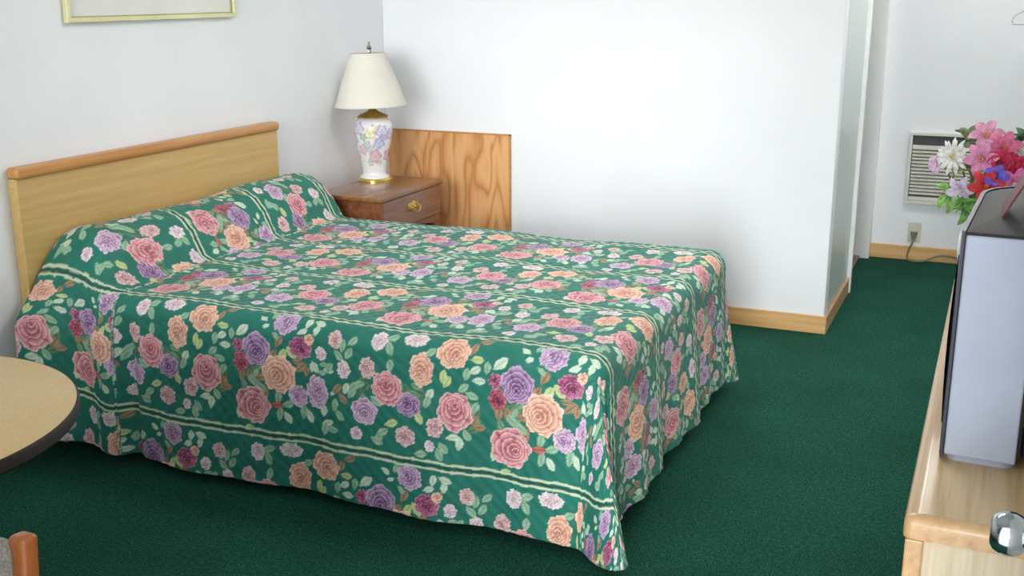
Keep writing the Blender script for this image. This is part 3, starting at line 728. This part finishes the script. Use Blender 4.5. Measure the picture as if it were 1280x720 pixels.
s0 = [(.118,.012,.016),(.118,.478,.016),(.118,.478,.370),(.118,.012,.370)]; s1 = [(.26,.045,.03),(.26,.445,.03),(.26,.445,.33),(.26,.045,.33)]; s2 = [(.42,.12,.05),(.42,.37,.05),(.42,.37,.27),(.42,.12,.27)]
R_ = [[b.verts.new(p) for p in s] for s in (s0,s1,s2)]
for A_,B_ in zip(R_,R_[1:]):
    for k in range(4): b.faces.new((A_[k],A_[(k+1)%4],B_[(k+1)%4],B_[k]))
b.faces.new(R_[0][::-1]); b.faces.new(R_[2]); bevel_all(b,.012,3,10)
obj('rear_housing', b, M['tv_dark'], t, True)
b = bmesh.new(); prism(b, rr_poly(.008,.110,.01,.48,.02), 0, .013); obj('base', b, M['silver'], t, True)

# ------------------------------------------------------------------ folded maroon card on the television
t = thing('tent_card', 'folded dark red card standing on top of the television', 'card', (2.925,-2.93,DZ+.386))
b = bmesh.new()
def leaf_plate(b, x0,z0,x1,z1,th=.003,y0=-.055,y1=.055):
    d = Vector((x1-x0,0,z1-z0)).normalized(); nn = Vector((-d.z,0,d.x))*th
    c4 = [Vector((x0,0,z0)),Vector((x1,0,z1)),Vector((x1,0,z1))+nn,Vector((x0,0,z0))+nn]
    A_ = [b.verts.new((p.x,y0,p.z)) for p in c4]; B_ = [b.verts.new((p.x,y1,p.z)) for p in c4]
    for k in range(4): b.faces.new((A_[k],A_[(k+1)%4],B_[(k+1)%4],B_[k]))
    b.faces.new(A_[::-1]); b.faces.new(B_)
leaf_plate(b,-.040,0,.006,.094); obj('front_leaf', b, M['maroon'], t)
b = bmesh.new(); leaf_plate(b,.006,.094,.050,.0035); obj('back_leaf', b, M['maroon_shaded'], t)

# ------------------------------------------------------------------ vase of artificial flowers
VX, VY = 2.885, -2.13
t = thing('flower_vase', 'white rounded vase on the dresser behind the television', 'vase', (VX,VY,DZ))
obj('bowl', lathe(bmesh.new(), [(.045,0),(.048,.006),(.062,.035),(.078,.09),(.086,.14),(.085,.18),(.074,.212),(.060,.226),(.064,.236),(.060,.237),(.054,.226),(.066,.205),(.076,.17),(.0,.15)], 48), M['vase'], t, True)
PET = {}
def pm(c, v=.12):
    if c not in PET: PET[c] = plain('petal_'+str(len(PET)), c, .6, var=v, vscale=90, sheen=.1)
    return PET[c]
stemm = plain('stem_green', (88,128,70), .6)
def petal(bm, rot, L, W, cup, curl, z0=0, nl=6, nw=4, r0=.003, notch=0):
    g = []
    for i in range(nl+1):
        s = i/nl; rowv = []
        for j in range(nw+1):
            q = j/nw*2-1
            wd = W*(math.sin(PI*min(s*.86+.10,1))**.7)*(1 if i < nl else .55)
            x = r0+s*L*(1-notch*(1-abs(q))*(s > .95)); y = q*wd/2; z = z0+cup*math.sin(s*PI*.55)*L-curl*s*s*L+.18*wd*q*q
            rowv.append(bm.verts.new(rot@Vector((x,y,z))))
        g.append(rowv)
    for i in range(nl):
        for j in range(nw): bm.faces.new((g[i][j],g[i+1][j],g[i+1][j+1],g[i][j+1]))
def solid(o, th=.0012):
    m = o.modifiers.new('thickness','SOLIDIFY'); m.thickness = th; m.offset = 0
    return o
def flower(kind, label, col, ccol, x, y, z, R, facing, cat='flower'):
    """an artificial bloom with its wire stem running down into the vase"""
    t = thing(kind, label, cat, (x,y,z), 0, 'artificial flowers in the vase')
    q = Vector(facing).normalized().to_track_quat('Z','Y').to_matrix()
    b = bmesh.new()
    if kind == 'lily_flower':
        for k in range(6): petal(b, q@Matrix.Rotation(2*PI*k/6+.2,3,'Z'), R*1.05, R*.62, .55, .35, .001*(k%2), 7, 4)
    elif kind == 'daisy_flower':
        for lay in range(2):
            for k in range(11): petal(b, q@Matrix.Rotation(2*PI*(k+.5*lay)/11,3,'Z'), R*(1.08-.2*lay), R*.28, .18+.22*lay, .12, .003*lay, 5, 2)
    elif kind == 'rose_flower':
        for lay in range(4):
            m_ = 5-(lay > 2)
            for k in range(m_): petal(b, q@Matrix.Rotation(2*PI*k/m_+lay*.7,3,'Z'), R*(1-.2*lay), R*(.85-.12*lay), .45+.32*lay, .30-.06*lay, .002*lay, 6, 4)
    else:
        for lay in range(2):
            for k in range(5): petal(b, q@Matrix.Rotation(2*PI*k/5+lay*.6,3,'Z'), R*(1-.25*lay), R*.8, .4+.2*lay, .25, .002*lay, 6, 4, notch=.15)
    solid(obj('petals', b, pm(col), t, True))
    b = bmesh.new()
    for k in range(6):
        a = 2*PI*k/6; d = q@Vector((.25*math.cos(a),.25*math.sin(a),1)).normalized()
        tube(b, [q@Vector((0,0,-.002)), d*R*.45], .0016, 6)
    bmesh.ops.create_uvsphere(b, u_segments=10, v_segments=8, radius=R*.13, matrix=Matrix.Translation(q@Vector((0,0,R*.12))))
    obj('flower_centre', b, pm(ccol), t, True)
    base = Vector((VX+(x-VX)*.12, VY+(y-VY)*.12, DZ+.17))-Vector((x,y,z)); nrm = q@Vector((0,0,1))
    pts = spline([-nrm*.001, -nrm*.03+Vector((0,0,-.008)), base*.5+Vector((0,0,-.005)), base+Vector((0,0,.06)) if base.z < -.1 else base*.8, base], 5)
    obj('stem', tube(bmesh.new(), pts, .0022, 6), stemm, t, True)
    return t
FL = [
 ('daisy_flower','fringed white artificial flower at the upper left of the bunch',(240,238,226),(226,214,150),2.773,-2.15,1.118,.040,(-.5,-.9,.25)),
 ('bell_flower','small pale lilac flower furthest left in the vase, over the grille',(216,184,210),(230,200,220),2.737,-2.12,1.094,.023,(-.6,-.8,.1)),
 ('lily_flower','pale lilac and white flower low at the left above green leaves',(222,202,232),(236,226,220),2.798,-2.19,1.047,.032,(-.3,-1,-.1)),
 ('lily_flower','light pink lily standing highest in the vase',(240,166,196),(232,170,130),2.838,-2.10,1.163,.036,(-.1,-.9,.6)),
 ('lily_flower','pink lily below the highest pink bloom',(236,150,190),(224,160,110),2.835,-2.19,1.122,.036,(-.2,-1,.15)),
 ('lily_flower','rose pink lily with orange throat near the upper right',(232,120,160),(232,140,90),2.878,-2.13,1.140,.038,(.1,-.9,.45)),
 ('rose_flower','deep red bloom tucked behind the pink lilies',(196,40,78),(150,20,50),2.872,-2.19,1.116,.030,(.0,-1,.3)),
 ('rose_flower','crimson rose at the right edge of the bunch',(206,30,82),(150,14,54),2.922,-2.17,1.098,.040,(.3,-1,.15)),
 ('lily_flower','red orange flower low in front just above the television',(212,52,60),(240,130,60),2.850,-2.22,1.066,.036,(-.05,-1,.1)),
 ('bell_flower','violet blue flower in the middle of the bunch',(124,104,222),(90,70,190),2.868,-2.22,1.088,.026,(.05,-1,.15)),
 ('lily_flower','bright pink flower low at the right just above the television',(240,130,186),(250,210,210),2.906,-2.20,1.070,.036,(.2,-1,.1)),
 ('rose_flower','magenta bloom between the violet flower and crimson rose',(196,42,100),(150,20,60),2.893,-2.15,1.108,.028,(.1,-1,.3)),
 ('daisy_flower','small white flower at the upper right of the bunch',(232,234,230),(200,210,160),2.911,-2.12,1.135,.022,(.3,-.9,.4)),
 ('lily_flower','pink flower at the back right of the vase',(226,110,156),(236,160,120),2.955,-2.08,1.125,.038,(.6,-.6,.5)),
]
for a in FL: flower(*a)
def sprig(label, col, x, y, z, R, n, seed):
    rnd = random.Random(seed)
    t = thing('leaf_sprig', label, 'leaves', (x,y,z), 0, 'artificial greenery in the vase')
    for k in range(n):
        b = bmesh.new()
        d = Vector((rnd.uniform(-1,1),rnd.uniform(-1,.5),rnd.uniform(-.8,1))).normalized()
        q = d.to_track_quat('X','Z').to_matrix()@Matrix.Rotation(rnd.uniform(-1,1),3,'X')
        petal(b, q, R*rnd.uniform(.8,1.25), R*rnd.uniform(.5,.75), .3, .45, 0, 7, 4, r0=.002)
        solid(obj('leaf', b, pm(col,.2), t, True), .001)
    base = Vector((VX+(x-VX)*.15, VY+(y-VY)*.15, DZ+.17))-Vector((x,y,z))
    obj('stem', tube(bmesh.new(), spline([(0,0,0),base*.5+Vector((0,0,.012)),base],6), .002, 6), stemm, t, True)
sprig('bright green leafy sprig at the lower left of the vase', (150,200,110), 2.772,-2.17,1.032,.038,12,1)
sprig('bright green leafy sprig hanging over the vase rim', (128,184,98), 2.806,-2.20,1.004,.038,14,2)
sprig('green leafy sprig low in the middle of the bunch', (112,160,84), 2.832,-2.18,1.030,.036,11,3)
sprig('olive leafy sprig behind the white fringed flower', (158,164,104), 2.804,-2.12,1.090,.036,11,4)
sprig('grey green leaves pointing up at the top left', (120,138,98), 2.800,-2.08,1.150,.034,7,5)
sprig('dark green leaves rising at the right of the bunch', (88,122,84), 2.915,-2.06,1.150,.034,10,6)
sprig('dark green leaves at the heart of the bunch', (96,124,80), 2.862,-2.13,1.085,.042,12,7)

# ------------------------------------------------------------------ round table
TX, TY, TR = .983, -3.70, .400
t = thing('round_table', 'small round table with beige top and dark edge at the lower left', 'table', (TX,TY,0))
obj('table_top', lathe(bmesh.new(), [(.0,.722),(TR-.006,.722),(TR-.004,.739),(TR-.007,.7402),(0,.7402)], 128), M['table_top'], t, True)
b = bmesh.new()
lathe(b, [(TR-.0045,.7385),(TR-.001,.7380),(TR+.001,.734),(TR+.001,.716),(TR-.004,.710),(TR-.05,.700),(.06,.700)], 128)
obj('table_edge', b, M['table_edge'], t, True)
obj('pedestal', lathe(bmesh.new(), [(.12,.70),(.12,.692),(.035,.680),(.032,.12),(.05,.07)], 32), M['table_base'], t, True)
for k in range(4):
    b = bmesh.new(); a = PI/4+k*PI/2
    tube(b, spline([(0,0,.085),(.12*math.cos(a),.12*math.sin(a),.07),(.27*math.cos(a),.27*math.sin(a),.022)],6), [.03-.012*i/12 for i in range(13)], 10)
    lathe(b, [(.02,0),(.02,.008),(.01,.014)], 12, .27*math.cos(a), .27*math.sin(a), 0)
    obj('foot', b, M['table_base'], t, True)

# ------------------------------------------------------------------ chair at the table (top corner of its back shows)
t = thing('armless_chair', 'orange brown wooden chair with grey padded back at the lower left corner', 'chair', (1.527,-4.160,.0), math.radians(-12))
# local: chair faces -x, width along y
def post(y):
    b = bmesh.new(); P = [(.165,y,0),(.150,y,.22),(.140,y,.44),(.158,y,.62),(.182,y,.812)]
    secs = []
    for i,p in enumerate(P):
        w_, d_ = .014, (.016,.018,.021,.019,.018)[i]
        secs.append([b.verts.new((p[0]+sx*d_, p[1]+sy*w_, p[2]+(.0 if i < 4 or sx < 0 else .004))) for sx,sy in ((-1,-1),(1,-1),(1,1),(-1,1))])
    for A_,B_ in zip(secs,secs[1:]):
        for k in range(4): b.faces.new((A_[k],A_[(k+1)%4],B_[(k+1)%4],B_[k]))
    b.faces.new(secs[0][::-1]); b.faces.new(secs[-1]); bevel_all(b,.009,4,40)
    return obj('back_post', b, M['chair_wood'], t, True)
post(-.20); post(.20)
for y in (-.20,.20):
    b = bmesh.new(); A_ = [b.verts.new((-.20+sx*.013,y+sy*.013,0)) for sx,sy in ((-1,-1),(1,-1),(1,1),(-1,1))]; B_ = [b.verts.new((-.20+sx*.019,y+sy*.019,.42)) for sx,sy in ((-1,-1),(1,-1),(1,1),(-1,1))]
    for k in range(4): b.faces.new((A_[k],A_[(k+1)%4],B_[(k+1)%4],B_[k]))
    b.faces.new(A_[::-1]); b.faces.new(B_); bevel_all(b,.004)
    obj('leg', b, M['chair_wood'], t)
b = bmesh.new()
bx(b,-.215,.14,-.212,-.190,.36,.42,.003); bx(b,-.215,.14,.190,.212,.36,.42,.003); bx(b,-.218,-.196,-.19,.19,.36,.42,.003); bx(b,.125,.147,-.19,.19,.36,.42,.003)
obj('seat_rail', b, M['chair_wood'], t)
obj('seat', box(-.225,.125,-.21,.21,.42,.475,.022,4), M['chair_fab'], t, True)
b = box(-.022,.022,-.200,.200,-.16,.140,.02,4)
for v in b.verts: v.co = Matrix.Rotation(math.radians(8),3,'Y')@v.co+Vector((.138,0,.668))
obj('backrest', b, M['chair_fab'], t, True)

# ------------------------------------------------------------------ light: daylight through the open door and the window, plus added ceiling fill
def emit(name, col, strength):
    nt = NT(name); nt.b.inputs['Base Color'].default_value = (.8,.8,.8,1)
    nt.b.inputs['Emission Color'].default_value = (*col,1); nt.b.inputs['Emission Strength'].default_value = strength
    return nt.m
def fill_panel(label, x, y, w, d, strength):  # unseen glowing ceiling panel, added to brighten the back of the room
    t = thing('fill_light_panel', label, 'fill light', (x,y,ZC))
    obj('housing', box(-w/2,w/2,-d/2,d/2,-.045,-.0005,.004), M['trim'], t)
    obj('diffuser', box(-w/2+.02,w/2-.02,-d/2+.02,d/2-.02,-.085,-.046,.015,3), emit('fill_diffuser_'+label[:4], (1.0,.99,.96), strength), t, True)
fill_panel('wide flat ceiling light over the foot of the bed', 1.75, -1.55, 1.2, .6, 9)
fill_panel('smaller flat ceiling light in the alcove by the air conditioner', 2.8, .45, .6, .3, 28)
W = bpy.data.worlds.new('daylight'); bpy.context.scene.world = W; W.use_nodes = True
bg = W.node_tree.nodes['Background']
sky = W.node_tree.nodes.new('ShaderNodeTexSky'); sky.sky_type = 'HOSEK_WILKIE'
bg.inputs[0].default_value = (.93,.98,1.0,1); bg.inputs[1].default_value = WORLD = 2
W.node_tree.nodes.remove(sky)
def portal(name, x0,x1,z0,z1,y):
    l = bpy.data.lights.new(name,'AREA'); l.shape = 'RECTANGLE'; l.size = x1-x0; l.size_y = z1-z0; l.cycles.is_portal = True
    o = bpy.data.objects.new(name,l); C.objects.link(o); o.location = ((x0+x1)/2,y,(z0+z1)/2); o.rotation_euler = (PI/2,0,0)
portal('door_daylight', DX0,DX1,0,2.05,YN-.125); portal('window_daylight', WX0,WX1,WZ0,WZ1,YN-.125)

sl = bpy.data.lights.new('low_hazy_sun','SUN'); sl.energy = 3.35; sl.angle = math.radians(28); sl.color = (.97,.99,1)
so = bpy.data.objects.new('low_hazy_sun', sl); C.objects.link(so); so.location = (3,-9,3)
so.rotation_euler = Vector((-.19,1,-.15)).to_track_quat('-Z','Y').to_euler()
# ------------------------------------------------------------------ camera
cam = bpy.data.cameras.new('camera'); co = bpy.data.objects.new('camera', cam); C.objects.link(co)
yaw, pit, rol = .411530, .261253, -.002248
fw = Vector((-math.sin(yaw)*math.cos(pit), math.cos(yaw)*math.cos(pit), -math.sin(pit)))
rt = Vector((math.cos(yaw), math.sin(yaw), 0)); up = rt.cross(fw)
r2 = rt*math.cos(rol)+up*math.sin(rol); u2 = r2.cross(fw)
co.matrix_world = Matrix(((r2.x,u2.x,-fw.x,2.86412),(r2.y,u2.y,-fw.y,-4.96090),(r2.z,u2.z,-fw.z,1.5),(0,0,0,1)))
cam.sensor_width = 36; cam.lens = 1393.84/1280*36; cam.clip_start = .05
S = bpy.context.scene; S.camera = co
S.view_settings.view_transform = 'Standard'; S.view_settings.look = 'None'; S.view_settings.gamma = 1
S.view_settings.exposure = 0.14
try: S.view_settings.use_curve_mapping = False
except Exception: pass
